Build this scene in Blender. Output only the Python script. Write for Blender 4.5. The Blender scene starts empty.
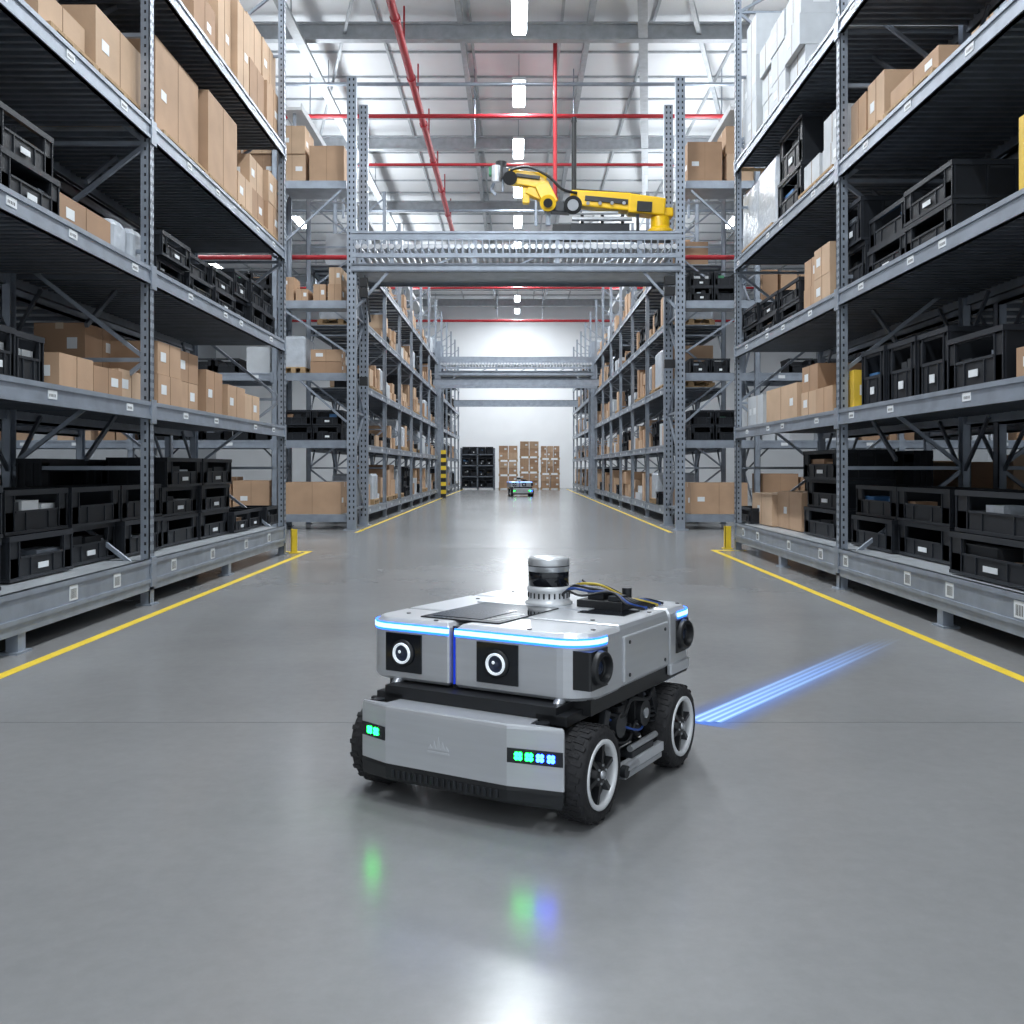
import bpy, math, random
from mathutils import Vector, Matrix
R=random.Random(11)
scene=bpy.context.scene
try:
    scene.view_settings.view_transform='Standard'
    scene.view_settings.look='None'
except Exception: pass

# ------------------------------------------------------------------ materials
MATS={}
def mat(name,col,rough=.5,metal=0.,var=.12,scale=6.,bump=0.,bscale=40.,emit=None,es=0.,stretch=None,spec=None):
    m=bpy.data.materials.new(name); m.use_nodes=True
    nt=m.node_tree; b=nt.nodes['Principled BSDF']
    b.inputs['Roughness'].default_value=rough; b.inputs['Metallic'].default_value=metal
    if spec is not None: b.inputs['Specular IOR Level'].default_value=spec
    tc=nt.nodes.new('ShaderNodeTexCoord')
    src=tc.outputs['Object']
    if stretch:
        mp=nt.nodes.new('ShaderNodeMapping'); mp.inputs['Scale'].default_value=stretch
        nt.links.new(src,mp.inputs[0]); src=mp.outputs[0]
    n=nt.nodes.new('ShaderNodeTexNoise'); n.inputs['Scale'].default_value=scale; n.inputs['Detail'].default_value=4
    nt.links.new(src,n.inputs['Vector'])
    r=nt.nodes.new('ShaderNodeValToRGB')
    r.color_ramp.elements[0].position=.3; r.color_ramp.elements[1].position=.7
    r.color_ramp.elements[0].color=[c*(1-var) for c in col]+[1]
    r.color_ramp.elements[1].color=[min(1,c*(1+var)) for c in col]+[1]
    nt.links.new(n.outputs[0],r.inputs[0]); nt.links.new(r.outputs[0],b.inputs['Base Color'])
    if bump:
        n2=nt.nodes.new('ShaderNodeTexNoise'); n2.inputs['Scale'].default_value=bscale
        nt.links.new(src,n2.inputs['Vector'])
        bp=nt.nodes.new('ShaderNodeBump'); bp.inputs['Strength'].default_value=bump; bp.inputs['Distance'].default_value=.02
        nt.links.new(n2.outputs[0],bp.inputs['Height']); nt.links.new(bp.outputs[0],b.inputs['Normal'])
    if emit:
        b.inputs['Emission Color'].default_value=list(emit)+[1]; b.inputs['Emission Strength'].default_value=es
    MATS[name]=m; return m
mat('steel',(.31,.35,.41),.4,.45,.14,5)
mat('steel_dark',(.15,.17,.2),.5,.45,.15,5)
mat('deck',(.42,.45,.48),.45,.4,.12,4)
mat('slot',(.02,.023,.028),.8)
mat('label',(.75,.78,.8),.5,0,.03)
mat('print',(.03,.03,.03),.5)
mat('card_a',(.46,.30,.19),.75,0,.08,3,.05)
mat('card_b',(.37,.23,.14),.75,0,.08,3,.05)
mat('card_c',(.54,.375,.25),.75,0,.08,3,.05)
mat('card_d',(.30,.19,.115),.8,0,.1,3,.05)
mat('tape',(.53,.42,.30),.3,0,.05)
mat('whitebox',(.52,.55,.58),.6,0,.06)
mat('wrap',(.50,.54,.59),.25,0,.12,6,.6,9)
mat('yellowbox',(.75,.5,.05),.5)
mat('blueitem',(.05,.16,.35),.5)
mat('bin',(.009,.011,.015),.5,0,.2,8,spec=.35)
mat('bin_edge',(.016,.019,.025),.5,0,.1,8,spec=.35)
mat('wood',(.42,.28,.15),.8,0,.2,10,stretch=(1,6,1))
mat('yellow',(.80,.57,.03),.5,0,.08,6)
mat('armyellow',(.9,.55,.01),.3,0,.03)
mat('black',(.012,.013,.015),.4)
mat('rubber',(.018,.018,.02),.75,0,.2,20,.2,60)
mat('red',(.42,.02,.03),.4,0,.08)
mat('ceil',(.78,.80,.82),.7,0,.03,1)
mat('ceilbeam',(.42,.45,.48),.5,.1)
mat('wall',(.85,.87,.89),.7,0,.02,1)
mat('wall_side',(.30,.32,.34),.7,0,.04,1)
mat('shell',(.60,.62,.65),.33,.5,.04,3,stretch=(1,1,12))
mat('shell_lt',(.68,.705,.74),.28,.5,.03,3)
mat('alu',(.55,.57,.6),.3,.7,.05,8)
mat('ring',(.8,.82,.84),.3,.2,.02)
mat('lidar_metal',(.6,.62,.64),.3,.5,.04)
mat('camring',(.85,.88,.9),.3,0,.02,emit=(.8,.9,1),es=.4)  # no lamp: emission makes the camera rings look bright white
mat('glass',(.01,.012,.016),.06,.0,.05)
mat('screen',(.035,.045,.06),.12,.0,.1)
mat('hub',(.03,.033,.038),.35,.4)
mat('led_fringe',(.02,.1,.8),.4,emit=(.015,.16,1.),es=3)
mat('led_white',(.3,.5,.9),.4,emit=(.36,.62,1.),es=2.3)
mat('led_green',(.05,.6,.2),.4,emit=(.004,1,.05),es=24)
mat('led_blu2',(.05,.1,.8),.4,emit=(.01,.045,1),es=36)
mat('slot_glow',(.01,.03,.2),.4,emit=(.01,.06,1),es=.5)
mat('tube',(.9,.95,1),.4,emit=(.87,.94,1),es=24)
mat('joint',(.13,.135,.14),.6)
mat('cable_b',(.02,.07,.3),.4); mat('cable_y',(.6,.45,.05),.4)
mat('lens',(.02,.03,.06),.03)
mat('green',(.05,.25,.12),.5)

# floor material
m=bpy.data.materials.new('polished_concrete'); m.use_nodes=True; nt=m.node_tree; b=nt.nodes['Principled BSDF']
tc=nt.nodes.new('ShaderNodeTexCoord')
def noise(s,d=6,rough=.6):
    n=nt.nodes.new('ShaderNodeTexNoise'); n.inputs['Scale'].default_value=s; n.inputs['Detail'].default_value=d; n.inputs['Roughness'].default_value=rough
    nt.links.new(tc.outputs['Object'],n.inputs['Vector']); return n
n1=noise(.6,5,.55); n2=noise(14,8,.7)
mx=nt.nodes.new('ShaderNodeMix'); mx.data_type='FLOAT'; mx.inputs[0].default_value=.35
nt.links.new(n1.outputs[0],mx.inputs[2]); nt.links.new(n2.outputs[0],mx.inputs[3])
r=nt.nodes.new('ShaderNodeValToRGB'); r.color_ramp.elements[0].position=.25; r.color_ramp.elements[1].position=.75
r.color_ramp.elements[0].color=(.195,.198,.200,1); r.color_ramp.elements[1].color=(.285,.288,.29,1)
nt.links.new(mx.outputs[0],r.inputs[0]); nt.links.new(r.outputs[0],b.inputs['Base Color'])
r2=nt.nodes.new('ShaderNodeMapRange'); r2.inputs[3].default_value=.19; r2.inputs[4].default_value=.25
nt.links.new(n1.outputs[0],r2.inputs[0]); nt.links.new(r2.outputs[0],b.inputs['Roughness'])
MATS['floor']=m

# ------------------------------------------------------------------ mesh builder
class MB:
    def __init__(s,tf=None):
        s.v=[];s.f=[];s.m=[];s.sm=[];s.mats=[];s.tf=tf
    def mi(s,n):
        if n not in s.mats: s.mats.append(n)
        return s.mats.index(n)
    def add(s,vs,fs,mt,smooth=False):
        o=len(s.v); k=s.mi(mt)
        for p in vs:
            p=tuple(p); s.v.append(s.tf(*p) if s.tf else p)
        for f in fs:
            s.f.append([i+o for i in f]); s.m.append(k); s.sm.append(smooth)
    def box(s,x0,x1,y0,y1,z0,z1,mt):
        s.add([(x0,y0,z0),(x1,y0,z0),(x1,y1,z0),(x0,y1,z0),(x0,y0,z1),(x1,y0,z1),(x1,y1,z1),(x0,y1,z1)],
              [(3,2,1,0),(4,5,6,7),(0,1,5,4),(1,2,6,5),(2,3,7,6),(3,0,4,7)],mt)
    def frame(s,p,q,up=(0,0,1)):
        p=Vector(p);q=Vector(q);d=(q-p).normalized();u=Vector(up)
        if abs(d.dot(u))>.98: u=Vector((0,1,0))
        a=d.cross(u).normalized(); b=a.cross(d).normalized(); return p,q,a,b
    def beam(s,p,q,w,h,mt,w2=None,h2=None,up=(0,0,1)):
        p,q,a,b=s.frame(p,q,up); w2=w if w2 is None else w2; h2=h if h2 is None else h2
        vs=[]
        for c,W,H in((p,w,h),(q,w2,h2)):
            for i,j in((-1,-1),(1,-1),(1,1),(-1,1)): vs.append(c+a*i*W/2+b*j*H/2)
        s.add(vs,[(0,1,2,3),(7,6,5,4),(0,4,5,1),(1,5,6,2),(2,6,7,3),(3,7,4,0)],mt)
    def cyl(s,p,q,r,mt,n=16,r2=None,caps=True):
        p,q,a,b=s.frame(p,q); r2=r if r2 is None else r2
        A=[];B=[]
        for i in range(n):
            t=2*math.pi*i/n; dv=a*math.cos(t)+b*math.sin(t); A.append(p+dv*r);B.append(q+dv*r2)
        s.add(A+B,[(i,(i+1)%n,n+(i+1)%n,n+i) for i in range(n)],mt,True)
        if caps:
            s.add(A,[tuple(range(n-1,-1,-1))],mt); s.add(B,[tuple(range(n))],mt)
    def lathe(s,p,ax,prof,mt,n=32,smooth=True):
        p=Vector(p); ax=Vector(ax).normalized(); _,_,a,b=s.frame(p,p+ax)
        vs=[]
        for r,h in prof:
            for i in range(n):
                t=2*math.pi*i/n; vs.append(p+ax*h+(a*math.cos(t)+b*math.sin(t))*r)
        fs=[]
        for k in range(len(prof)-1):
            for i in range(n): fs.append((k*n+i,k*n+(i+1)%n,(k+1)*n+(i+1)%n,(k+1)*n+i))
        s.add(vs,fs,mt,smooth)
    def loft(s,rings,mt,smooth=False,cap=True):
        n=len(rings[0]); vs=[p for r in rings for p in r]
        fs=[(k*n+i,k*n+(i+1)%n,(k+1)*n+(i+1)%n,(k+1)*n+i) for k in range(len(rings)-1) for i in range(n)]
        s.add(vs,fs,mt,smooth)
        if cap:
            s.add(rings[0],[tuple(range(n-1,-1,-1))],mt); s.add(rings[-1],[tuple(range(n))],mt)
    def prism(s,poly,z0,z1,mt):
        s.loft([[(x,y,z0) for x,y in poly],[(x,y,z1) for x,y in poly]],mt)
    def band(s,pts,th,z0,z1,mt):
        P=[Vector(p) for p in pts]; N=[]
        for i in range(len(P)):
            d=(P[min(i+1,len(P)-1)]-P[max(i-1,0)]).normalized(); N.append(Vector((d.y,-d.x)))
        rings=[]
        for p,nn in zip(P,N):
            o=p+nn*th; i_=p-nn*.002
            rings.append([(i_.x,i_.y,z0),(o.x,o.y,z0),(o.x,o.y,z1),(i_.x,i_.y,z1)])
        s.loft(rings,mt)
    def tube(s,pts,r,mt,n=8,sub=6):
        P=[Vector(p) for p in pts]; Q=[]
        for i in range(len(P)-1):
            a=P[max(i-1,0)];b=P[i];c=P[i+1];d=P[min(i+2,len(P)-1)]
            for k in range(sub):
                t=k/sub
                Q.append(.5*((2*b)+(c-a)*t+(2*a-5*b+4*c-d)*t*t+(3*b-a-3*c+d)*t**3))
        Q.append(P[-1]); rings=[]
        for i,q in enumerate(Q):
            d=(Q[min(i+1,len(Q)-1)]-Q[max(i-1,0)])
            _,_,a,b=s.frame(q,q+d)
            rings.append([q+(a*math.cos(2*math.pi*j/n)+b*math.sin(2*math.pi*j/n))*r for j in range(n)])
        s.loft(rings,mt,True)
    def build(s,name,parent=None,bevel=0,seg=2,recalc=False):
        if not s.v: return None
        me=bpy.data.meshes.new(name); me.from_pydata([tuple(p) for p in s.v],[],s.f)
        for n in s.mats: me.materials.append(MATS[n])
        me.polygons.foreach_set('material_index',s.m); me.polygons.foreach_set('use_smooth',s.sm)
        me.update()
        import bmesh
        bm=bmesh.new(); bm.from_mesh(me); bmesh.ops.recalc_face_normals(bm,faces=bm.faces); bm.to_mesh(me); bm.free()
        o=bpy.data.objects.new(name,me); scene.collection.objects.link(o)
        if bevel:
            b=o.modifiers.new('bevel','BEVEL'); b.width=bevel; b.segments=seg; b.limit_method='ANGLE'; b.angle_limit=math.radians(40)
        if parent: o.parent=parent
        return o
def empty(name,loc=(0,0,0),rz=0):
    e=bpy.data.objects.new(name,None); scene.collection.objects.link(e); e.location=loc; e.rotation_euler=(0,0,rz); e.empty_display_size=.2; return e
def rrect(x0,x1,y0,y1,rad,inset=0,n=8):
    x0+=inset;x1-=inset;y0+=inset;y1-=inset
    rr=[max(r-inset,.0008) for r in rad]
    cs=[(x0+rr[0],y0+rr[0],180,rr[0]),(x1-rr[1],y0+rr[1],270,rr[1]),(x1-rr[2],y1-rr[2],0,rr[2]),(x0+rr[3],y1-rr[3],90,rr[3])]
    out=[]
    for cx,cy,a,r in cs:
        for i in range(n+1):
            t=math.radians(a+90*i/n); out.append((cx+r*math.cos(t),cy+r*math.sin(t)))
    return out

# ------------------------------------------------------------------ room
YE=60.
def simple(name,fn,**k):
    b=MB(); fn(b); return b.build(name,**k)
floor=simple('floor',lambda b:b.box(-18,18,-6,YE+.2,-.2,0,'floor'))
b=MB()
for y in (4.72,14.9,26,38,50): b.box(-18,18,y-.003,y+.003,-.001,.0012,'joint')
b.build('floor_joints',floor)
simple('wall_far',lambda b:b.box(-18,18,YE,YE+.2,0,11.2,'wall'))
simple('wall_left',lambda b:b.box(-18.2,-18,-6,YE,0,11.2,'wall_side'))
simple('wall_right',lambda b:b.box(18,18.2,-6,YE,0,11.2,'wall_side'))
ceil=simple('ceiling',lambda b:b.box(-18,18,-6,YE,11,11.2,'ceil'))
b=MB()
y=1.
while y<YE:
    b.box(-18,18,y-.02,y+.02,10.95,11.0,'ceilbeam'); y+=1.5
for x in range(-17,18,2): b.box(x-.03,x+.03,-6,YE,10.93,10.99,'ceilbeam')
for x in (-6.2,6.2,-1.2,1.6): b.box(x-.06,x+.06,-6,YE,10.75,10.93,'ceilbeam')
b.build('ceiling_purlins',ceil)
b=MB()
for y in (8,14.2,21.6,29,36,43,50,57):
    b.box(-18,18,y-.1,y+.1,10.42,10.46,'ceilbeam'); b.box(-18,18,y-.1,y+.1,10.76,10.8,'ceilbeam'); b.box(-18,18,y-.02,y+.02,10.46,10.76,'ceilbeam')
b.build('roof_beams',ceil)
b=MB()
b.box(-4.6,-4.4,2,58,10.05,10.13,'ceilbeam')
y=4
while y<58: b.box(-4.51,-4.49,y,y+.02,10.1,11,'steel'); y+=4
b.build('cable_tray',ceil)
b=MB()
for yy in (22.8,34,44):
    b.cyl((-9,yy,9.95),(9,yy+.0,9.95),.045,'steel',8)
b.beam((3.2,19,10.6),(6.4,30,10.6),.1,.1,'ceilbeam'); b.beam((-3,19,10.6),(-6,30,10.6),.06,.06,'ceilbeam')
b.beam((2.4,19,10.5),(4.4,34,10.5),.2,.12,'ceilbeam')
b.build('ceiling_conduits',ceil)
b=MB()
b.cyl((-2.35,4,9.95),(-2.35,38,9.95),.085,'red',12)
for y in range(6,38,3): b.cyl((-2.35,y,9.95),(-2.35,y,10.9),.02,'red',6); b.cyl((-2.35,y+1.4,9.95),(-2.35,y+1.55,9.95),.105,'red',12)
for y,z,r in ((24.3,9.75,.05),(27.2,9.45,.04),(53,9.0,.07),(45,9.3,.05)):
    b.cyl((-14,y,z),(14,y,z),r,'red',10)
b.cyl((.86,22.,10.6),(.86,22.,7.15),.045,'red',10); b.cyl((.86,22.,7.15),(.86,22.,7.08),.07,'red',10)
for y in (24.3,45,53):
    for x in (-9,-5,-1,1.4,5,9): b.cyl((x,y,9),(x,y,10.9),.015,'steel',5)
b.cyl((-12,20.9,5.6),(-3.4,20.9,5.6),.05,'red',8); b.cyl((3.4,20.9,5.6),(12,20.9,5.6),.05,'red',8)
b.build('sprinkler_pipes',ceil)

# luminaires
def luminaire(x,y,z=10.3,w=.13,l=.85):
    b=MB(); b.box(x-w-.03,x+w+.03,y-l,y+l,z,z+.07,'label'); b.box(x-w,x+w,y-l+.03,y+l-.03,z-.04,z,'tube')
    for yy in(-.6,.6): b.cyl((x,y+yy,z+.07),(x,y+yy,11),.008,'steel',5)
    b.build('linear_ceiling_light')
y=3.3
while y<58: luminaire(.07,y); y+=4.2
for sx in (-8,8,-13.5,13.5):
    y=5
    while y<50: luminaire(sx,y); y+=8
def area(x,y,z,sx,sy,e,name='ceiling_light_emitter',up=False,col=(.91,.96,1)):
    l=bpy.data.lights.new(name,'AREA'); l.shape='RECTANGLE'; l.size=sx; l.size_y=sy; l.energy=e; l.color=col
    o=bpy.data.objects.new(name,l); o.location=(x,y,z); scene.collection.objects.link(o)
    if up: o.rotation_euler=(math.pi,0,0)
y=-.9
while y<54: area(.07,y,10.25,.26,1.6,265); y+=4.2
area(.07,55.8,10.25,.26,1.6,520)  # extra lamp with no fixture, added to brighten the end wall
for sx in(-8,8):
    for y in (5,13,21,29,45): area(sx,y,10.25,.26,1.6,270)
for sx in (-4.7,4.7):  # invented uplights with housings, added to brighten the ceiling
    for y0,y1 in ((3,13),(21,34),(36,49)):
        b=MB(); b.box(sx-.2,sx+.2,y0,y1,8.72,8.78,'label'); b.box(sx-.2,sx-.18,y0,y1,8.78,8.86,'label'); b.box(sx+.18,sx+.2,y0,y1,8.78,8.86,'label')
        yy=y0+.2
        while yy<y1: b.box(sx-.03,sx+.03,yy,yy+.05,8.0,8.72,'steel'); yy+=3
        b.build('added_uplight_housing')
        area(sx,(y0+y1)/2,8.8,.3,y1-y0-.2,250,'added_ceiling_fill',True)
w=bpy.data.worlds.new('World'); scene.world=w; w.use_nodes=True
w.node_tree.nodes['Background'].inputs[0].default_value=(.84,.92,1,1); w.node_tree.nodes['Background'].inputs[1].default_value=1.15

# ------------------------------------------------------------------ goods
def carton(b,s0,s1,t0,t1,z0,z1,m=None,det=True):
    m=m or R.choice(['card_a','card_b','card_c','card_a'])
    b.box(s0,s1,t0,t1,z0,z1,m)
    if det:
        e=.003; c=(s0+s1)/2; w=min(.035,(s1-s0)*.1); h=z1-z0
        tc=(t0+t1)/2
        b.box(s0-e,s1+e,tc-w,tc+w,z1-.15*h,z1+e,'tape')
        b.box(c-.004,c+.004,t0-e,t0,z0,z1,'card_d')
        if R.random()<.7:
            ls=s0+(s1-s0)*R.choice((.12,.6)); lw=min(.14,(s1-s0)*.25); b.box(ls,ls+lw,t0-e,t0,z0+h*.4,z0+h*.4+min(.09,h*.3),'label')
        if R.random()<.5: b.box(s0-e,s0,t0+(t1-t0)*.15,t0+(t1-t0)*.35,z0+h*.35,z0+h*.35+min(.1,h*.3),'label')
        if R.random()<.5: b.box(s0-e,s0,t0+(t1-t0)*.55,t0+(t1-t0)*.75,z0+h*.2,z0+h*.2+min(.08,h*.2),'card_d')
def binbox(b,s0,s1,t0,t1,z0,z1,det=True):
    w=.018; h=z1-z0; m='bin'
    b.box(s0,s1,t0,t1,z0,z0+.02,m)
    b.box(s0,s0+w,t0,t1,z0,z1,m); b.box(s1-w,s1,t0,t1,z0,z1,m); b.box(s0,s1,t1-w,t1,z0,z1,m)
    b.box(s0,s1,t0,t0+w,z0,z0+h*.5,m)
    k=(s1-s0)*.16
    b.box(s0,s0+k,t0,t0+w,z0,z1,m); b.box(s1-k,s1,t0,t0+w,z0,z1,m)
    b.box(s0,s1,t0,t0+w,z1-h*.13,z1,m)
    e=.012
    b.box(s0-e,s1+e,t0-e,t0,z1-.04,z1,'bin_edge'); b.box(s0-e,s0,t0,t1,z1-.04,z1,'bin_edge'); b.box(s1,s1+e,t0,t1,z1-.04,z1,'bin_edge')
    b.box(s0-e,s1+e,t0-e,t0,z0,z0+.025,'bin_edge')
    b.box(s0-e,s0,t0,t1,z0,z0+.025,'bin_edge')
    b.box(s0+k,s1-k,t0-e*.7,t0,z0+h*.48,z0+h*.53,'bin_edge')
    if det:
        for f in (.02,.35,.65,.97):
            tt=t0+(t1-t0)*f; b.box(s0-e*.8,s0,tt-.008,tt+.008,z0,z1-.04,'bin_edge')
        b.box(s0-e*.6,s0,t0+(t1-t0)*.38,t0+(t1-t0)*.62,z1-.5*h*.45,z1-.045,'slot')
        for f in (.0,.14,.32,.68,.86,1.): 
            ss=s0+(s1-s0)*f; b.box(ss-.006,ss+.006,t0-e*.7,t0,z0,(z0+h*.48) if .2<f<.8 else z1-.04,'bin_edge')
        if R.random()<.5: 
            b.box(s0+(s1-s0)*.42,s0+(s1-s0)*.58,t0-e-.002,t0-e*.6,z0+h*.2,z0+h*.33,'label')
    r=R.random(); q=R.choice(['label','blueitem','whitebox','card_b','steel','wrap','green'])
    if r<.65:
        n=R.randint(2,4)
        for i in range(n):
            a=s0+.03+(s1-s0-.06)*i/n; b.box(a,a+(s1-s0-.06)/n*.85,t0+.04,t0+.04+.2,z0+.02,z0+h*R.uniform(.45,.75),q if R.random()<.6 else 'slot')
def pallet(b,s0,s1,t0,t1,z):
    for i in range(5):
        a=t0+(t1-t0)*i/5; b.box(s0,s1,a,a+(t1-t0)/5*.75,z+.1,z+.125,'wood')
    for i in range(3):
        a=s0+(s1-s0-.09)*i/2
        b.box(a,a+.09,t0,t1,z,z+.022,'wood')
        for j in range(3):
            c=t0+(t1-t0-.12)*j/2; b.box(a,a+.09,c,c+.12,z+.022,z+.1,'wood')
    return z+.125
class Goods:
    def __init__(s,tf): s.c=MB(tf); s.b=MB(tf); s.p=MB(tf); s.w=MB(tf)
    def build(s):
        s.c.build('cardboard_boxes'); s.b.build('plastic_storage_bins'); s.p.build('wooden_pallets'); s.w.build('wrapped_goods')
def stack(g,kind,s0,s1,t0,t1,z0,z1,cols=1,rows=1,det=True,deep=1,full=False):
    cw=(s1-s0)/cols; rh=(z1-z0)/rows
    for i in range(cols):
        rr=rows if full or R.random()<.75 or rows==1 or kind=='bin' else rows-1
        hh=1. if (full or kind in('bin','wrap') or rows>1) else R.uniform(.82,1.)
        for k in range(rr):
            for dd in range(deep):
                gp=.012+R.random()*.02; tj=R.uniform(0,.08)
                ta=t0+(t1-t0)*dd/deep; tb=t0+(t1-t0)*(dd+1)/deep-.02
                a=(s0+i*cw+gp,s0+(i+1)*cw-gp,ta+tj,tb,z0+k*rh,z0+k*rh+(rh-.004)*hh)
                if kind=='bin': binbox(g.b,*a,det=det)
                elif kind=='carton': carton(g.c,*a,det=det)
                elif kind=='white': carton(g.c,*a,m='whitebox',det=det)
                elif kind=='yellow': carton(g.c,*a,m='yellowbox',det=det)
                elif kind=='wrap':
                    x0,x1,y0,y1,za,zb=a
                    g.w.loft([[(x,y,za) for x,y in rrect(x0,x1,y0,y1,(.05,)*4,n=3)],[(x,y,zb-.05) for x,y in rrect(x0,x1,y0,y1,(.05,)*4,n=3)],[(x,y,zb) for x,y in rrect(x0+.03,x1-.03,y0+.03,y1-.03,(.05,)*4,n=3)]],'wrap')
def fill(g,s0,s1,z,clear,dep,det=False,dense=.85,big=False,bias=None):
    s=s0
    while s<s1-.35:
        wd=R.uniform(.45,1.2)
        if s+wd>s1: wd=s1-s
        if R.random()>dense: s+=wd*.6; continue
        kind=R.choices(['carton','bin','white','wrap'],bias or [5,4,1,.7])[0]
        if kind=='bin':
            h=.3; rows=R.randint(1,max(1,min(3,int(clear*.85/h)))); stack(g,'bin',s,s+wd,.1,.75,z,z+rows*h,max(1,round(wd/.5)),rows,det)
        elif kind=='wrap' or big:
            zz=pallet(g.p,s+.02,s+wd-.02,.08,1.1,z)
            h=R.uniform(.4,.72)*clear
            stack(g,'wrap' if kind=='wrap' else 'carton',s,s+wd,.1,1.08,zz,zz+h,1 if kind=='wrap' else R.choice((1,2)),1 if kind=='wrap' else R.choice((1,2)),det)
        else:
            h=R.uniform(.3,.68)*clear; stack(g,kind,s,s+wd,.1,R.uniform(.6,1.),z,z+h,R.choice((1,2,2)),R.choice((1,2)),det)
        s+=wd+R.uniform(.02,.15)

# ------------------------------------------------------------------ racks
DEP=1.3
def rack(tf,frames,levels,height,detail,bottom=True,braces=True):
    b=MB(tf)
    for y in frames:
        for t in (0,DEP-.08):
            b.box(y-.055,y-.045,t,t+.08,0,height,'steel'); b.box(y+.045,y+.055,t,t+.08,0,height,'steel')
            b.box(y-.055,y+.055,t,t+.01,0,height,'steel') if t==0 else b.box(y-.055,y+.055,t+.07,t+.08,0,height,'steel')
            b.box(y-.09,y+.09,t-.03,t+.11,0,.012,'steel')
        if detail:
            z=.15
            while z<height and z<8:
                for dx in (-.025,.025): b.box(y+dx-.007,y+dx+.007,-.0015,.001,z,z+.03,'slot')
                b.box(y-.0565,y-.055,.03,.048,z,z+.028,'slot')
                z+=.075
        z=.25; k=0
        while z<height-.3:
            b.beam((y,.04,z),(y,DEP-.04,z),.035,.035,'steel')
            z2=min(z+.95,height-.1)
            if k%2==0: b.beam((y,.04,z),(y,DEP-.04,z2),.035,.035,'steel')
            else: b.beam((y,DEP-.04,z),(y,.04,z2),.035,.035,'steel')
            z=z2; k+=1
    for a,c in zip(frames[:-1],frames[1:]):
        for li,L in enumerate(levels):
            bh=.15 if not(li==0 and detail) else .2
            for t in (-.012,DEP-.05):
                b.box(a+.05,c-.05,t+.012,t+.05,L-bh,L-.0,'steel')
                b.box(a+.05,c-.05,t,t+.05,L-.035,L,'steel'); b.box(a+.05,c-.05,t,t+.05,L-bh,L-bh+.03,'steel')
                if t<0:
                    for e,sg in((a,1),(c,-1)): b.box(min(e+sg*.05,e+sg*.01),max(e+sg*.05,e+sg*.01)+.02,-.018,.01,L-bh-.04,L+.02,'steel')
            b.box(a+.05,c-.05,.05,DEP-.05,L-.03,L-.012,'deck')
            s=a+.12; st=.12 if detail else .5
            while s<c-.1: b.box(s,s+(.04 if detail else .05),.05,DEP-.05,L-.075,L-.03,'steel_dark'); s+=st
            n=4 if detail else 2
            for i in range(n):
                s=a+(c-a)*(i+R.uniform(.2,.8))/n; b.box(s,s+.13,-.005,.0135,L-bh+.045,L-.045,'label')
                if detail:
                    for q in range(5): b.box(s+.015+q*.02,s+.022+q*.02,-.0065,-.004,L-bh+.06,L-.07,'print')
            if braces and li>0:
                b.beam((a+.05,DEP-.06,L-.6),(a+.55,DEP-.06,L-.1),.03,.03,'steel_dark'); b.beam((c-.05,DEP-.06,L-.6),(c-.55,DEP-.06,L-.1),.03,.03,'steel_dark')
                if detail: b.beam((a+.05,.6,L-.5),(a+.7,.6,L-.08),.03,.04,'steel_dark')
        if detail:
            mm=(a+c)/2-.1
            for t in (0.01,DEP-.09):
                b.box(mm-.05,mm+.05,t,t+.08,0,levels[0]-.18,'steel'); b.box(mm-.1,mm+.1,t-.02,t+.11,0,.014,'steel')
            b.box(a,c,.0,.03,levels[0]-.27,levels[0]-.2,'steel')
    return b.build('pallet_rack')
LT=lambda s,t,z:(-(3.2+t),s,z)
RT=lambda s,t,z:((3.2+t),s,z)
LEV=[.4,1.78,2.96,4.23,5.65]
FL=[.1,4.4,8.79,13.85]; FR=[1.2,5.4,9.94,14.6]
rack(LT,FL,LEV,8.6,True); rack(RT,FR,LEV,8.6,True)
gl=Goods(LT); gr=Goods(RT)
def item(g,lvl,xa,xb,ytop,kind,cols=1,rows=1,t0=.1,t1=.8,onp=False,deep=1):
    F=(3.2+t0)*1000
    d=sorted((F/abs(xa-516),F/abs(xb-516)))
    z0=LEV[lvl]; z1=1.2+(468-ytop)*d[0]/1000
    if onp: z0=pallet(g.p,d[0],d[1],t0-.02,t1+.02,z0)
    stack(g,kind,d[0],d[1],t0,t1,z0,max(z1,z0+.15),cols,rows,True,deep)
# left rack
item(gl,0,-60,4,488,'bin',1,2,.15,.7); item(gl,0,8,163,490,'bin',3,2,.32,.95); item(gl,0,40,140,458,'bin',2,1,.96,1.2)
item(gl,0,168,232,457,'bin',2,3,.3,.95); item(gl,0,236,280,512,'bin',3,1,.25,.8)
item(gl,1,-20,50,318,'bin',2,1,.1,.8); item(gl,1,60,152,350,'carton',3,1,.12,.6); item(gl,1,85,150,322,'carton',2,2,.62,1.1); 
item(gl,1,160,205,340,'carton',2,2,.15,.8); item(gl,1,208,225,368,'carton',1,1,.15,.8); item(gl,1,228,262,382,'carton',2,1,.15,.7)
item(gl,2,0,60,95,'bin',1,2,.1,.9); item(gl,2,62,115,186,'carton',1,1,.12,.6); item(gl,2,119,150,216,'wrap',2,1,.1,.6)
item(gl,2,163,236,229,'bin',3,2,.1,.8); item(gl,2,237,276,268,'bin',3,2,.1,.8)
item(gl,3,48,96,-60,'carton',1,2,.1,1.1,True); item(gl,3,98,146,0,'carton',1,1,.1,1.1,True)
item(gl,3,162,206,18,'carton',1,1,.1,1.1,True); item(gl,3,208,238,72,'carton',1,1,.1,1.1,True); item(gl,3,240,280,135,'carton',3,2,.1,1.0,True)
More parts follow.
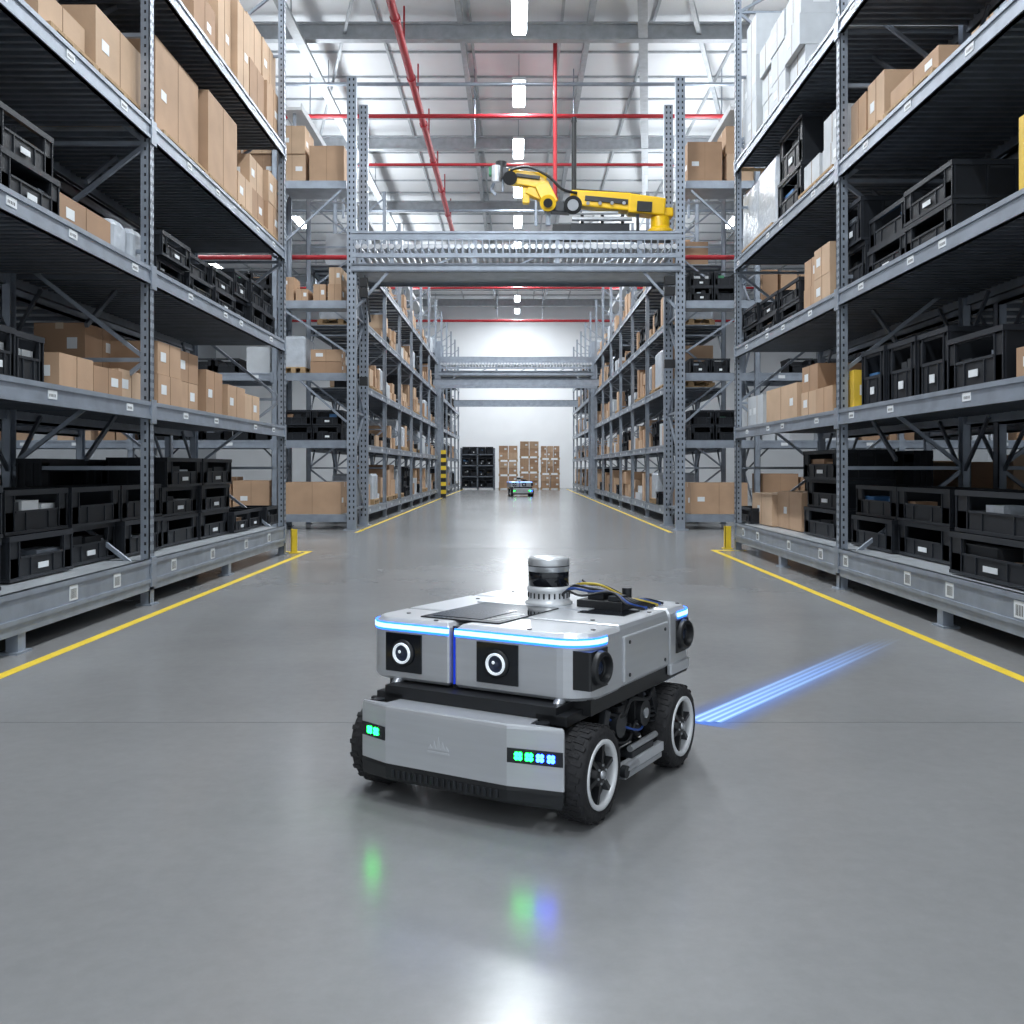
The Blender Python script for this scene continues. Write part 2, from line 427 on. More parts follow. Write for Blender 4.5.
item(gl,4,200,222,-70,'carton',1,2,.1,1.1,True); item(gl,4,224,250,-30,'carton',2,1,.1,1.1,True); item(gl,4,252,280,10,'carton',2,2,.1,1.1,True)
for L in range(5): fill(gl,.4,4.2,LEV[L],1.1,1.1,True)
for L in (3,4): fill(gl,4.6,6.6,LEV[L],1.1,1.1,True,.9,True,[5,0,1,2])
# right rack
item(gr,0,948,1040,494,'bin',1,2,.12,.8); item(gr,0,850,944,489,'bin',2,2,.32,.95); item(gr,0,800,912,450,'bin',2,1,.97,1.22); item(gr,0,802,838,449,'bin',1,3,.3,.95)
item(gr,0,752,796,492,'carton',2,1,.3,1.0); item(gr,0,735,749,508,'bin',1,1,.15,.7)
item(gr,1,945,1003,323,'bin',1,1,.1,.7); item(gr,1,860,943,325,'bin',3,1,.1,.8); item(gr,1,1008,1060,330,'carton',1,1,.1,.6); item(gr,1,843,854,362,'yellow',1,1,.1,.5)
item(gr,1,798,832,356,'carton',2,2,.12,.8); item(gr,1,765,796,376,'carton',1,1,.12,.9); item(gr,1,738,762,392,'white',2,1,.12,.8)
item(gr,2,862,950,158,'bin',2,2,.1,.9); item(gr,2,842,862,195,'bin',1,2,.1,.7); item(gr,2,1008,1040,82,'yellow',1,1,.1,.5)
item(gr,2,798,830,240,'carton',2,2,.12,.8); item(gr,2,742,795,276,'bin',3,2,.1,.8)
item(gr,3,885,935,40,'carton',1,1,.1,1.0,True); item(gr,3,846,880,62,'carton',2,1,.1,1.0,True); item(gr,3,800,834,102,'white',2,2,.1,1.0,True); item(gr,3,775,798,112,'bin',1,2,.1,.9)
item(gr,3,737,773,152,'wrap',2,1,.1,1.0,True); item(gr,4,757,800,-20,'white',3,3,.1,1.1,True); item(gr,4,736,755,12,'white',2,3,.1,1.1,True)
for L in range(5): fill(gr,1.4,5.2,LEV[L],1.1,1.1,True)
fill(gr,5.6,7.5,LEV[4],1.1,1.1,True,.9,True,[5,0,1,2])
gl.build(); gr.build()

def row(tf,frames,levels,height,dense=.8,bias=None,goods=True):
    rack(tf,frames,levels,height,False)
    g=Goods(tf)
    for a,c in zip(frames[:-1],frames[1:]):
        for i,L in enumerate(levels):
            cl=(levels[i+1]-L-.2) if i+1<len(levels) else 1.3
            fill(g,a+.1,c-.1,L,cl,1.1,False,dense,R.random()<.25,bias)
    g.build()
for sg in(-1,1):
    T=(lambda s,t,z,sg=sg:(sg*(3.2+2*DEP+.25-t),s,z))
    row(T,[1,4.6,8.8,13.8] if sg<0 else [1.2,5.4,9.9,14.6],LEV,8.6,.68,[3,7,.6,.3])
    T=(lambda s,t,z,sg=sg:(sg*(9.3+t),s,z))
    row(T,[2,6,10,14.5],LEV,8.6,.85,[4,5,.6,.3])
LEVF=[.35,1.7,2.95,4.3,5.6]
for tf in (LT,RT):
    fr=[19.6+1.9+i*3.15 for i in range(12)]
    row(tf,fr,LEVF,8.0,.9,[5,3,1.5,.8])
LEVC=[.3,1.74,3.05,4.46,6.79]
for sg in(-1,1):
    T=(lambda s,t,z,sg=sg:(sg*(3.3+s),19.45+t,z))
    rack(T,[1.4,4.2,7.2,10.2],LEVC,8.3,False)
    b=MB(T)
    for L in LEVC: 
        b.box(-.0,1.34,0,.05,L-.15,L,'steel'); b.box(0,1.34,.05,DEP-.05,L-.03,L-.01,'deck')
    g=Goods(T)
    b.beam((0,.0,LEVC[3]-1.0),(1.34,.0,LEVC[3]-.1),.04,.04,'steel'); b.beam((0,0,2.1),(.9,0,2.9),.04,.04,'steel'); b.beam((.1,0,6.6),(1.2,0,5.6),.04,.04,'steel')
    b.build('rack_shelf_extension')
    stack(g,'carton',.1,1.25,.05,.9,.3,.98,1,1,True); stack(g,'carton',1.5,3,.05,1.,.3,1.1,2,1,True); 
    stack(g,'carton',.05,.75,.08,.9,6.8,7.6,1,1,True); stack(g,'carton',.8,1.95,.08,1.,6.8,7.9,2,2,True); stack(g,'carton',2.1,4,.08,1.,6.8,7.7,3,2,True)
    for L,c in ((1.74,1.),(3.05,1.1),(4.46,1.3)): fill(g,.1,1.3,L,c*.8,1.1,True,1,False,[3,5,1,.3]); fill(g,1.5,10,L,c,1.1,False,.85,False,[4,5,1,.5])
    fill(g,3.1,10,.3,1.1,1.1,False,.9)
    g.build()

# ------------------------------------------------------------------ bridges (conveyor gantry)
def bridge(Y,full=True):
    b=MB()
    X=3.17
    for sx in(-X,X):
        for dy in(0,1.5):
            b.box(sx-.09,sx+.09,Y+dy-.02,Y+dy,0,8.75 if full else 6.4,'steel'); 
            for q in(-.09,.07): b.box(sx+q,sx+q+.02,Y+dy,Y+dy+.1,0,8.75 if full else 6.4,'steel')
            b.box(sx-.15,sx+.15,Y+dy-.08,Y+dy+.15,0,.02,'steel')
            if full:
                z=.2
                while z<8.7:
                    for q in(-.04,.04): b.box(sx+q-.014,sx+q+.014,Y+dy-.0215,Y+dy-.019,z,z+.05,'slot')
                    z+=.11
        z=.4;k=0
        while z<6.1:
            b.beam((sx,Y+.05,z),(sx,Y+1.5,z+.95) if k%2 else (sx,Y+1.5,z),.04,.04,'steel')
            if k%2==0: b.beam((sx,Y+1.5,z),(sx,Y+.05,z+.95),.04,.04,'steel')
            z+=.95;k+=1
    top=5.62
    for y in(Y-.03,Y+1.5):
        b.box(-X,X,y,y+.05,top-.02,top+.12,'steel'); b.box(-X,X,y-.02,y+.05,top+.1,top+.14,'steel')
        b.box(-X,X,y,y+.05,top-.36,top-.28,'steel')
        b.box(-X,X,y,y+.05,4.98,5.14,'steel'); b.box(-X,X,y-.03,y+.05,5.11,5.14,'steel_dark'); b.box(-X,X,y-.03,y+.05,4.98,5.01,'steel_dark')
    x=-X+.12
    while x<X-.05:
        b.cyl((x,Y-.035,top-.15),(x,Y+1.5,top-.15),.05,'alu',10); b.box(x-.075,x-.055,Y-.04,Y-.02,top-.28,top-.02,'steel'); x+=.13
    b.box(-X,X,Y+.03,Y+1.5,5.05,5.09,'deck')
    for x in (-2.4,-.8,.8,2.4): b.box(x-.04,x+.04,Y,Y+.04,5.1,top,'steel')
    for x in(-1.6,0,1.6): b.beam((x,Y+.02,5.1),(x+.5,Y+.02,top-.3),.03,.03,'steel')
    for sx in(-1,1): b.beam((sx*X,Y+.02,4.2),(sx*(X-.7),Y+.02,4.98),.05,.05,'steel')
    b.build('conveyor_bridge')
bridge(19.3); bridge(41.0,False)
b=MB()
for yy,z in ((38.2,4.35),(46,5.0),(51,4.4)): b.box(-3.17,3.17,yy,yy+.1,z,z+.26,'steel'); b.box(-3.17,3.17,yy-.03,yy+.1,z+.23,z+.26,'steel_dark'); b.box(-3.17,3.17,yy+1.2,yy+1.3,z,z+.26,'steel')
b.build('aisle_cross_beams')
b=MB(); 
for z in (4.8,4.6,3.2): b.box(2.85,3.05,19.15,19.28,z-.08,z+.08,'black')
for z in (4.8,4.6,2.9): b.box(-3.0,-2.85,19.15,19.28,z-.12,z+.05,'black')
b.cyl((-2.9,19.2,4.9),(-2.8,19.2,4.0),.02,'black',6)
b.build('conveyor_control_boxes')

# ------------------------------------------------------------------ yellow robot arm on the bridge
P=lambda x,y,dy=.6:Vector(((x-516)*(19.3+dy)/1000,19.3+dy,1.2+(468-y)*(19.3+dy)/1000))
arm=empty('industrial_robot_arm')
b=MB(); Y='armyellow'
b.box(P(638,0).x,P(673,0).x,19.55,20.3,5.76,5.84,'black')
b.lathe((P(660,0).x,19.9,5.84),(0,0,1),[(0,0),(.26,0),(.26,.08),(.19,.14),(.19,.34),(0,.34)],Y,20)
b.build('base',arm,.01)
b=MB()
b.beam(P(664,209),P(628,205),.42,.34,Y,.38,.38); b.beam(P(630,204),P(570,199),.36,.36,Y,.30,.30)
b.beam(P(664,209),P(664,218),.34,.3,Y)
b.build('lower_arm',arm,.03)
b=MB()
b.beam(P(628,202,.40),P(585,198,.43),.03,.1,'black'); b.beam(P(652,207,.37),P(637,206,.37),.03,.2,'black')
for x in (588,600,612,624): b.cyl(P(x,203,.38),P(x,203,.45),.035,'alu',10)
b.box(P(564,0).x,P(645,0).x,19.6,20.2,5.76,5.86,'black'); b.box(P(570,0).x,P(628,0).x,19.62,20.15,5.86,6.0,'hub')
b.cyl(P(572,219,.28),P(632,219,.28),.045,'alu',12); b.cyl(P(582,213,.28),P(618,213,.28),.035,'alu',12)
b.cyl(P(576,191,.6),P(640,196,.6),.05,'black',10)
for x in (580,600,620,635): b.box(P(x,0).x,P(x+3,0).x,19.68,20.1,5.84,6.2,'hub')
b.build('arm_drive_unit',arm,.006)
b=MB()
b.cyl(P(573,205,.3),P(573,205,.9),.18,'black',20); b.cyl(P(573,205,.26),P(573,205,.3),.11,'alu',20)
b.beam(P(570,209),P(545,207),.28,.2,'hub')
b.box(P(552,0).x,P(580,0).x,19.65,20.15,5.76,6.0,'black')
b.build('elbow_joint',arm,.012)
b=MB()
b.beam(P(551,206),P(541,185),.3,.34,Y,.28,.30,up=(0,1,0)); b.beam(P(546,183),P(508,177),.28,.32,Y,.22,.26)
b.beam(P(527,190),P(548,200),.2,.18,Y)
b.beam(P(526,204),P(526,188),.14,.14,Y); b.beam(P(548,206),P(548,226),.1,.1,'steel'); b.beam(P(536,200),P(536,226),.06,.06,'steel')
b.cyl(P(548,203,.34),P(548,203,.86),.16,Y,20); b.cyl(P(548,203,.3),P(548,203,.34),.09,'black',20)
b.beam(P(540,178,.44),P(516,175,.46),.03,.08,'black')
b.build('upper_arm',arm,.03)
b=MB()
b.cyl(P(510,178,.38),P(510,178,.82),.14,'black',16); b.beam(P(508,174),P(492,171),.2,.2,'hub')
b.cyl(P(496,166,.40),P(496,182,.40),.09,'alu',14); b.cyl(P(501,162,.6),P(501,180,.6),.11,'black',14); b.box(P(489,0).x,P(498,0).x,19.75,19.9,P(0,177).z,P(0,169).z,'green')
b.beam(P(496,178),P(491,190),.05,.06,'steel'); b.beam(P(503,178),P(503,192),.05,.06,'steel'); b.beam(P(491,190),P(496,195),.05,.06,'steel')
b.tube([P(510,170,.4),P(528,167,.4),P(548,176,.35),P(562,189,.35),P(577,193,.4)],.03,'black')
b.build('gripper',arm,.008)
b=MB(); b.cyl(P(574,190,.8),P(574,120,.8),.05,'black',12); b.cyl(P(574,122,.8),P(574,118,.8),.06,'hub',12)
b.build('cable_mast',arm)
b=MB(); b.box(P(515,0).x,P(560,0).x,19.6,20.2,5.76,5.80,'steel'); b.build('mounting_plate',arm)

# ------------------------------------------------------------------ end-wall goods
T0=lambda s,t,z:(s,54.5+t,z)
g=Goods(T0)
for i,x in enumerate((-.95,.2,1.35)):
    z=0
    for k in range(3):
        zz=pallet(g.p,x,x+1.05,.1,1.1,z); h=R.uniform(.6,.8)
        stack(g,'carton',x,x+1.05,.1,1.05,zz,zz+h,R.choice((2,3)),2,True,1,True); z=zz+h+.01
g.build()
b=MB(T0)
for x in (-3.0,-2.1,-1.2):
    for t in (0,1): b.box(x-.04,x+.04,t,t+.06,0,2.3,'steel_dark')
for z in (.1,.7,1.3,1.9):
    b.box(-3.,-1.2,0,1.06,z,z+.06,'steel_dark')
b.box(-3.,-1.2,1.03,1.06,.1,2.3,'steel_dark')
b.build('storage_cage_rack')
g=Goods(T0)
for z in (.16,.76,1.36,1.96): stack(g,'bin',-2.95,-1.25,.1,.8,z,z+.4,4,1,True)
g.build()
b=MB()
for i in range(12): b.box(-3.02,-2.82,40.2,40.4,i*.16,(i+1)*.16,'yellow' if i%2 else 'black')
b.build('hazard_striped_column')
for x,y in((-3.12,14.05),(3.14,14.8)):
    b=MB(); b.box(x-.045,x+.045,y,y+.014,.0,.34,'yellow'); b.box(x-.045,x-.031,y,y+.1,0,.34,'yellow'); b.box(x-.07,x+.07,y-.02,y+.14,0,.015,'yellow'); b.build('corner_guard',bevel=.003)
b=MB()
W=.075
for sx,xx,ye in((-1,2.97,14.3),(1,2.88,14.5)):
    b.box(min(sx*(xx-W/2),sx*(xx+W/2)),max(sx*(xx-W/2),sx*(xx+W/2)),-5,ye,0,.002,'yellow')
    a,c=sorted((sx*(xx-W/2),sx*3.35)); b.box(a,c,ye,ye+.12,0,.002,'yellow')
    a,c=sorted((sx*(xx-W/2),sx*(xx+W/2))); b.box(a,c,18.6,57,0,.002,'yellow')
b.build('floor_marking_lines',floor)

# ------------------------------------------------------------------ the mobile robot
def robot(name,loc,rz):
    e=empty(name,loc,rz)
    Z0,Z1=.402,.632
    rad=.12
    XL=-.515; XR=.447
    b=MB()
    def piece(x0,x1,y0,y1,rd,mt='shell_lt',z0=Z0,z1=Z1,top=.02):
        prof=[(.012,z0),(0,z0+.012),(0,z1-.03),(.003,z1-.018),(top,z1-.003),(top+.008,z1)]
        rings=[[(x,y,z) for x,y in rrect(x0,x1,y0,y1,rd,i,8)] for i,z in prof]
        n=len(rings[0]); vs=[p for r in rings for p in r]
        b.add(vs,[(k*n+i,k*n+(i+1)%n,(k+1)*n+(i+1)%n,(k+1)*n+i) for k in range(3) for i in range(n)],'shell',False)
        b.add(vs,[(k*n+i,k*n+(i+1)%n,(k+1)*n+(i+1)%n,(k+1)*n+i) for k in range(3,5) for i in range(n)],mt,False)
        b.add(rings[0],[tuple(range(n-1,-1,-1))],'shell'); b.add(rings[-1],[tuple(range(n))],mt)
    piece(XL,-.118,-.035,.235,(rad,.01,.004,.004)); piece(-.094,XR,-.035,.235,(.01,rad,.004,.004))
    piece(XL+.007,XR-.007,.238,.70,(.004,)*4,top=.008); piece(XL,XR,.703,.98,(.004,.004,rad,rad))
    b.build('body_shell',e)
    b=MB()
    for sx,xe in((-1,XL),(1,XR)):
        b.box(*sorted((xe-sx*.012,xe+sx*.003)),.26,.68,.42,.59,'shell')
        for yy in(.3,.64):
            for zz in(.445,.565): b.cyl((xe,yy,zz),(xe+sx*.006,yy,zz),.007,'hub',10)
        b.box(*sorted((xe-sx*.015,xe+sx*.007)),.70,.90,.37,.415,'shell_lt')
    b.build('side_panels',e,.006)
    b=MB(); b.box(-.118,-.094,-.01,.23,.39,.62,'black'); b.box(-.108,-.103,-.022,-.01,.41,.60,'slot_glow')
    b.box(-.43,.43,.02,.93,.35,.405,'black'); b.box(-.36,.36,-.10,.3,.352,.395,'black')
    b.build('centre_slot',e)
    # LED strips
    b=MB(); zs,zt=Z1-.037,Z1-.021
    def arc(cx,cy,r,a0,a1,n=10): return [(cx+r*math.cos(math.radians(a0+(a1-a0)*i/n)),cy+r*math.sin(math.radians(a0+(a1-a0)*i/n))) for i in range(n+1)]
    F=-.035
    Lp=[(XL,.16),(XL,F+rad+.01)]+arc(XL+rad,F+rad,rad,180,270)+[(-.2,F),(-.120,F)]
    Rp=[(-.092,F),(.2,F)]+arc(XR-rad,F+rad,rad,270,360)+[(XR,F+rad+.01),(XR,.11)]
    Bp=[(XR,.78),(XR,.85)]+arc(XR-rad,.98-rad,rad,0,60)
    Bl=arc(XL+rad,.98-rad,rad,120,180)+[(XL,.85),(XL,.78)]
    for pth in (Lp,Rp,Bp,Bl):
        b.band(pth,.005,zs,zt,'led_white'); b.band(pth,.003,zs-.008,zs,'led_fringe'); b.band(pth,.003,zt,zt+.006,'led_fringe')  # blue bands above and below imitate the glow fringing the white strip
    b.build('led_strip',e)
    for i,(cx,w) in enumerate(((-.322,.165),(.09,.172))):
        b=MB(); zc=.507
        b.prism(rrect(cx-w/2,cx+w/2,F-.006,F+.01,(.002,)*4),zc-.072,zc+.072,'glass')
        b.build('camera_window_%d'%(i+1),e,.006)
        b=MB(); p=(cx,F-.006,zc)
        b.lathe(p,(0,-1,0),[(.050,0),(.050,.008),(.036,.008)],'black',28)
        b.lathe(p,(0,-1,0),[(.039,.006),(.039,.014),(.035,.018),(.031,.014),(.030,.008)],'camring',32)
        b.lathe(p,(0,-1,0),[(.030,.008),(.018,.012),(.017,.010),(.010,.014),(0,.015)],'lens',24)
        b.lathe((cx-.006,F-.006,zc+.006),(0,-1,0),[(.0065,.0145),(.004,.0165),(0,.017)],'camring',12)
        b.build('front_camera_%d'%(i+1),e)
    b=MB()
    for sx,yy,zz in ((1,.045,.515),(1,.83,.52),(-1,.83,.52)):
        x0=.40
        b.lathe((sx*(x0),yy,zz),(sx,-.12,0),[(0,0),(.062,0),(.062,.05),(.058,.075),(.045,.08),(.042,.05),(.0,.045)],'black',28)
        b.lathe((sx*(x0+.045),yy-.005,zz),(sx,-.12,0),[(.03,0),(.022,.012),(0,.016)],'lens',20)
        b.prism([(sx*x,y) for x,y in rrect(.38,.453,yy-.07,yy+.07,(.01,)*4)],zz-.07,zz+.062,'black')
    b.build('side_sensors',e,.003)
    # bumper
    FB=-.214; BR=.43
    def bpoly(i): return [(-.405+i,-.178),(-.27+i*.4,FB+i),(.235-i*.4,FB+i),(BR-i,-.178),(BR-i,-.169),(.30,-.169),(.29,-.10),(-.29,-.10),(-.30,-.169),(-.405+i,-.169)]
    b=MB()
    b.loft([[(x,y,z) for x,y in bpoly(i)] for i,z in((0,.146),(0,.335),(.003,.345),(.008,.350))],'shell')
    b.build('front_bumper',e,.002)
    b=MB()
    b.loft([[(x,y,z) for x,y in bpoly(i)] for i,z in((.008,.086),(.003,.096),(.0,.132),(.003,.146))],'black')
    for i in range(-9,10):
        x=i*.024-.02; b.box(x-.006,x+.006,FB-.004,FB+.001,.10,.128,'hub')
    b.build('bumper_skirt',e,.002)
    b=MB(); 
    for dx,h in((0,.045),(-.018,.03),(.018,.03),(-.034,.016),(.034,.016)):
        b.add([(dx-.01-.04,FB-.0015,.225),(dx+.01-.04,FB-.0015,.225),(dx-.04,FB-.0015,.225+h),(dx-.01-.04,FB+.0005,.225),(dx+.01-.04,FB+.0005,.225),(dx-.04,FB+.0005,.225+h)],[(0,1,2),(3,5,4),(0,3,4,1),(1,4,5,2),(2,5,3,0)],'shell_lt')
    b.box(-.085,.005,FB-.002,FB+.001,.212,.218,'shell_lt'); b.build('emblem',e)
    for k,sx in enumerate((1,-1)):
        pa=Vector((.235,FB)) if sx>0 else Vector((-.27,FB)); pb=Vector((BR,-.178)) if sx>0 else Vector((-.405,-.178))
        d=(pb-pa).normalized(); n=Vector((d.y,-d.x))
        if n.y>0: n=-n
        LL=(pb-pa).length
        b=MB()
        def pl(t0,t1,z0,z1,o0,o1,mt):
            A=pa+d*t0;B=pa+d*t1
            pts=[A+n*o0,B+n*o0,B+n*o1,A+n*o1]
            b.prism([(p.x,p.y) for p in pts],z0,z1,mt)
        pl(.002,LL-.002,.226,.274,-.003,.003,'glass')
        cols=['led_green','led_green','led_blu2','led_blu2'] if sx>0 else ['led_green','led_green']
        st=.038
        for i,c in enumerate(cols):
            t=LL/2+(i-(len(cols)-1)/2)*st
            zc=.250
            for q in(-.0065,.0065):
                for zz in(-.0065,.0065):
                    A=pa+d*(t+q); p0=Vector((A.x,A.y,zc+zz))+Vector((n.x,n.y,0))*.0025
                    b.cyl(p0,p0+Vector((n.x,n.y,0))*.004,.0072,c,12)
        b.build('bumper_led_%d'%(k+1),e)
    # chassis
    b=MB()
    b.box(-.30,.30,-.10,.93,.10,.35,'black'); b.box(-.36,.36,.2,.56,.14,.34,'hub')
    b.box(-.3,.3,.90,.96,.12,.36,'shell')
    for x in(-.36,.33): b.cyl((x,-.14,.345),(x,-.14,.352),.024,'hub',16); b.cyl((x,-.08,.34),(x,-.01,.405),.02,'alu',14)
    for sx in(-1,1):
        for i in range(5):
            yy=.19+i*.075; b.box(*sorted((sx*.36,sx*(.40+.02*(i%2)))),yy,yy+.055,.2+.02*(i%3),.33,'black')
            b.cyl((sx*.40,yy+.02,.24),(sx*.425,yy+.02,.24),.012,'alu' if i%2 else 'hub',10)
        b.cyl((sx*.36,.25,.27),(sx*.44,.25,.27),.045,'hub',18); b.cyl((sx*.36,.47,.27),(sx*.44,.47,.27),.05,'black',18)
        b.cyl((sx*.36,.47,.27),(sx*.445,.47,.27),.02,'alu',12)
        b.beam((sx*.42,.16,.34),(sx*.42,.10,.2),.025,.04,'hub'); b.beam((sx*.42,.56,.34),(sx*.42,.63,.2),.025,.04,'hub')
        for q in range(7): 
            zq=.21+q*.018; b.lathe((sx*.41,.585,zq),(0,0,1),[(.014,0),(.026,.006),(.014,.012)],'hub',12)
        b.tube([(sx*.40,.18,.33),(sx*.44,.26,.3),(sx*.43,.36,.34),(sx*.44,.5,.32),(sx*.4,.6,.35)],.008,'black',6)
        b.tube([(sx*.41,.2,.3),(sx*.445,.33,.24),(sx*.435,.45,.22),(sx*.40,.55,.28)],.005,'cable_b',6)
        b.tube([(sx*.41,.22,.22),(sx*.44,.3,.2),(sx*.43,.4,.25),(sx*.40,.5,.2)],.006,'black',6)
        b.box(*sorted((sx*.36,sx*.41)),.64,.86,.335,.36,'alu')
        for wy in(0,.74):
            b.box(*sorted((sx*.28,sx*.40)),wy-.1,wy+.1,.335,.37,'black')
            b.cyl((sx*.28,wy,.165),(sx*.42,wy,.165),.05,'hub',16)
    b.build('chassis',e,.003)
    b=MB()
    for sx in(-1,1):
        b.box(*sorted((sx*.36,sx*.47)),.22,.56,.085,.105,'alu'); b.box(*sorted((sx*.44,sx*.47)),.2,.58,.105,.14,'shell_lt')
        b.box(*sorted((sx*.37,sx*.43)),.26,.52,.105,.125,'black')
        b.cyl((sx*.475,.20,.13),(sx*.475,.30,.13),.016,'alu',14); b.cyl((sx*.47,.19,.125),(sx*.49,.19,.125),.022,'hub',14)
        b.box(*sorted((sx*.40,sx*.46)),.30,.50,.14,.165,'hub')
        b.cyl((sx*.45,.30,.175),(sx*.45,.54,.175),.012,'alu',12)
        for q in(.24,.54): b.beam((sx*.33,q,.16),(sx*.42,q,.11),.03,.02,'hub')
    b.build('side_step',e,.003)
    # wheels
    k=0
    for sx in(-1,1):
        for wy in(0,.74):
            k+=1; b=MB(); r=.165; c=Vector((sx*.365,wy,r)); ax=(sx,0,0); w=.118
            b.lathe(c,ax,[(.11,0),(.145,.0),(.158,.012),(r-.003,.028),(r-.003,w-.028),(.160,w-.012),(.148,w),(.120,w+.002),(.116,w-.008)],'rubber',48)
            n=40
            for i in range(n):
                t=2*math.pi*i/n; dv=Vector((0,math.cos(t),math.sin(t))); tv=Vector((0,-math.sin(t),math.cos(t)))
                for o,ww in((.018+.012*(i%2),.036),(.063+.012*(i%2),.036)):
                    m0=c+dv*(r-.006)+Vector((sx*o,0,0)); m1=m0+Vector((sx*ww,0,0))+tv*.006
                    b.beam(m0,m1,.016,.01,'rubber',up=tuple(dv))
            b.lathe(c,ax,[(.116,w-.006),(.118,w+.004),(.111,w+.006),(.102,w+.004),(.099,w-.006),(.099,w-.03)],'ring',48)
            b.lathe(c,ax,[(.099,w-.03),(0,w-.035)],'hub',32)
            b.lathe(c,ax,[(.097,0),(.11,0)],'hub',32); b.lathe(c,ax,[(0,.002),(.1,.002)],'hub',32)
            b.lathe(c,ax,[(.045,w-.035),(.04,w-.004),(.02,w),(0,w+.001)],'black',24)
            b.lathe(c,ax,[(.014,w),(.012,w+.008),(0,w+.009)],'alu',16)
            for i in range(6):
                t=2*math.pi*i/6+.3; dv=Vector((0,math.cos(t),math.sin(t)))
                b.beam(c+dv*.03+Vector((sx*(w-.015),0,0)),c+dv*.099+Vector((sx*(w-.018),0,0)),.016,.026,'black',up=(1,0,0))
                q=c+dv*.030+Vector((sx*(w-.004),0,0)); b.cyl(q,q+Vector((sx*.006,0,0)),.004,'alu',8)
            b.build('wheel_%d'%k,e)
    # top deck equipment
    b=MB(); z=Z1
    b.box(-.30,.05,.04,.52,z,z+.005,'glass'); b.box(-.27,-.05,.08,.34,z+.005,z+.0065,'screen')
    for i in range(6): b.box(-.03,.03,.08+i*.035,.09+i*.035,z+.005,z+.0062,'alu')
    b.box(-.34,.18,.50,.80,z,z+.006,'shell_lt'); b.box(.16,.36,.45,.60,z,z+.004,'glass')
    for x,y in((-.4,.1),(-.4,.6),(.4,.1),(.4,.6),(-.2,.0),(.2,.0),(.3,.3),(-.4,.9),(.4,.9)): b.cyl((x,y,z),(x,y,z+.003),.009,'hub',12)
    b.build('top_panel',e,.001)
    b=MB(); c=(-.05,.60,z)
    b.lathe(c,(0,0,1),[(0,.004),(.098,.004),(.1,.014),(.088,.02),(.085,.03),(.085,.055),(.089,.06),(.089,.075),(.08,.083)],'ring',48)
    for i in range(24):
        t=2*math.pi*i/24; q=Vector((c[0]+.085*math.cos(t),c[1]+.085*math.sin(t),z+.032)); b.cyl(q,q+Vector((0,0,.022)),.004,'hub',6)
    b.lathe(c,(0,0,1),[(.08,.079),(.084,.082),(.084,.138),(.082,.142)],'glass',48)
    b.lathe(c,(0,0,1),[(.082,.14),(.086,.142),(.086,.188),(.080,.197),(.05,.200),(0,.201)],'lidar_metal',48)
    b.lathe(c,(0,0,1),[(.086,.162),(.0868,.162),(.0868,.166),(.086,.166)],'hub',48)
    b.build('lidar_scanner',e)
    b=MB()
    b.box(.10,.30,.56,.76,z,z+.035,'black'); b.box(.13,.2,.6,.7,z+.035,z+.06,'hub'); b.box(.23,.28,.58,.66,z+.035,z+.055,'hub')
    b.cyl((.25,.72,z+.03),(.25,.72,z+.075),.02,'hub',14)
    for i,(cm) in enumerate(['black','cable_b','black','black','black','cable_y','cable_b','black']):
        y0=.54+i*.028
        b.tube([(.02,y0+.04,z+.04+.007*i),(.07,y0,z+.07+.008*(i%3)),(.15,y0-.03+.03*(i%2),z+.06+.012*(i%3)),(.24,y0+.05,z+.07-.007*i),(.32,y0+.02,z+.03),(.36,y0+.1,z+.006)],.006,cm,6)
    b.build('cable_harness',e,.002)
    return e
robot('autonomous_mobile_robot',(-.125,3.62,0),math.radians(-30.5))
robot('autonomous_mobile_robot',(.25,42,0),math.radians(8))

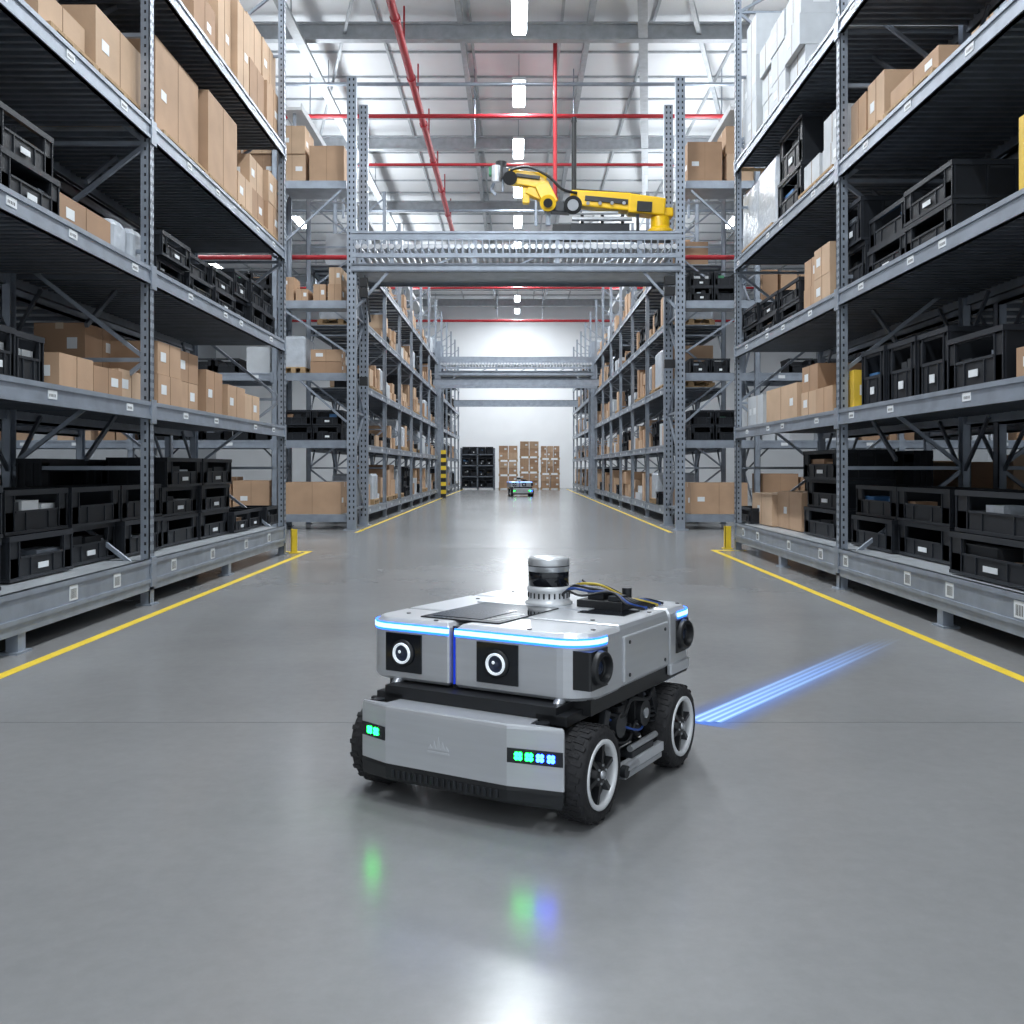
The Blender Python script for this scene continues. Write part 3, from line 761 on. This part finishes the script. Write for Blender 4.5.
# ------------------------------------------------------------------ blue light streaks, painted as fading emissive strips over the floor
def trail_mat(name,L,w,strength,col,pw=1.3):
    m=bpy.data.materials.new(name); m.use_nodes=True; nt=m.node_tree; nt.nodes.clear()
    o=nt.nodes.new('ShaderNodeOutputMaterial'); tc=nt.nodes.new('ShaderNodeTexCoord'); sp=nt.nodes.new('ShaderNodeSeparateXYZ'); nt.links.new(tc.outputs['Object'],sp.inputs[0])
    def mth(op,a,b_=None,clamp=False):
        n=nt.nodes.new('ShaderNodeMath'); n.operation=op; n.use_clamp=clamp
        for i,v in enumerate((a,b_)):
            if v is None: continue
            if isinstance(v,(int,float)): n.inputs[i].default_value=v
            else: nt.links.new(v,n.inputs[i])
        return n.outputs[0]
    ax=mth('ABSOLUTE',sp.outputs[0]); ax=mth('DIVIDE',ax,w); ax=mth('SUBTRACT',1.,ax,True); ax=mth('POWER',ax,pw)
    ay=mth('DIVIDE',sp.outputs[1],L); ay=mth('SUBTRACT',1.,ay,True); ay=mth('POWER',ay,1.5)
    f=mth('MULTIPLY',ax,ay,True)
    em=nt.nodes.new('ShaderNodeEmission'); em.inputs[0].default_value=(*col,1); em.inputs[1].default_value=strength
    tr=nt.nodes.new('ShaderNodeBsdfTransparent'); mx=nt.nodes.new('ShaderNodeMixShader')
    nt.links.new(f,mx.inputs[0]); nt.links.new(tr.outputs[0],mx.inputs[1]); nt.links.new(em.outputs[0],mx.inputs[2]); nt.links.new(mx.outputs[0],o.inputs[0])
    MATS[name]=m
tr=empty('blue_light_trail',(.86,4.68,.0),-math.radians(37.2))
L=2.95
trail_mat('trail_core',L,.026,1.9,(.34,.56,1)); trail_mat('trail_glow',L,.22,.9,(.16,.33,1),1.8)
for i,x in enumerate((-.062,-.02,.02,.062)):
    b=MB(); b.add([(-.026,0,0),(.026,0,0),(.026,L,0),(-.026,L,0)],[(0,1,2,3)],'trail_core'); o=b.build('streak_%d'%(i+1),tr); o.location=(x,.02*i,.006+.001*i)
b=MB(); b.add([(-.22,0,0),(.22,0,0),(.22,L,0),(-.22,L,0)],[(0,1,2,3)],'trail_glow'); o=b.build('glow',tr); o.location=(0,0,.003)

# ------------------------------------------------------------------ camera
cd=bpy.data.cameras.new('Camera'); cam=bpy.data.objects.new('Camera',cd); scene.collection.objects.link(cam)
cam.location=(0,0,1.2); cam.rotation_euler=(math.pi/2,0,0)
cd.sensor_width=36; cd.lens=36*1000/1024; cd.shift_x=-4/1024; cd.shift_y=-44/1024; cd.clip_end=200
scene.camera=cam
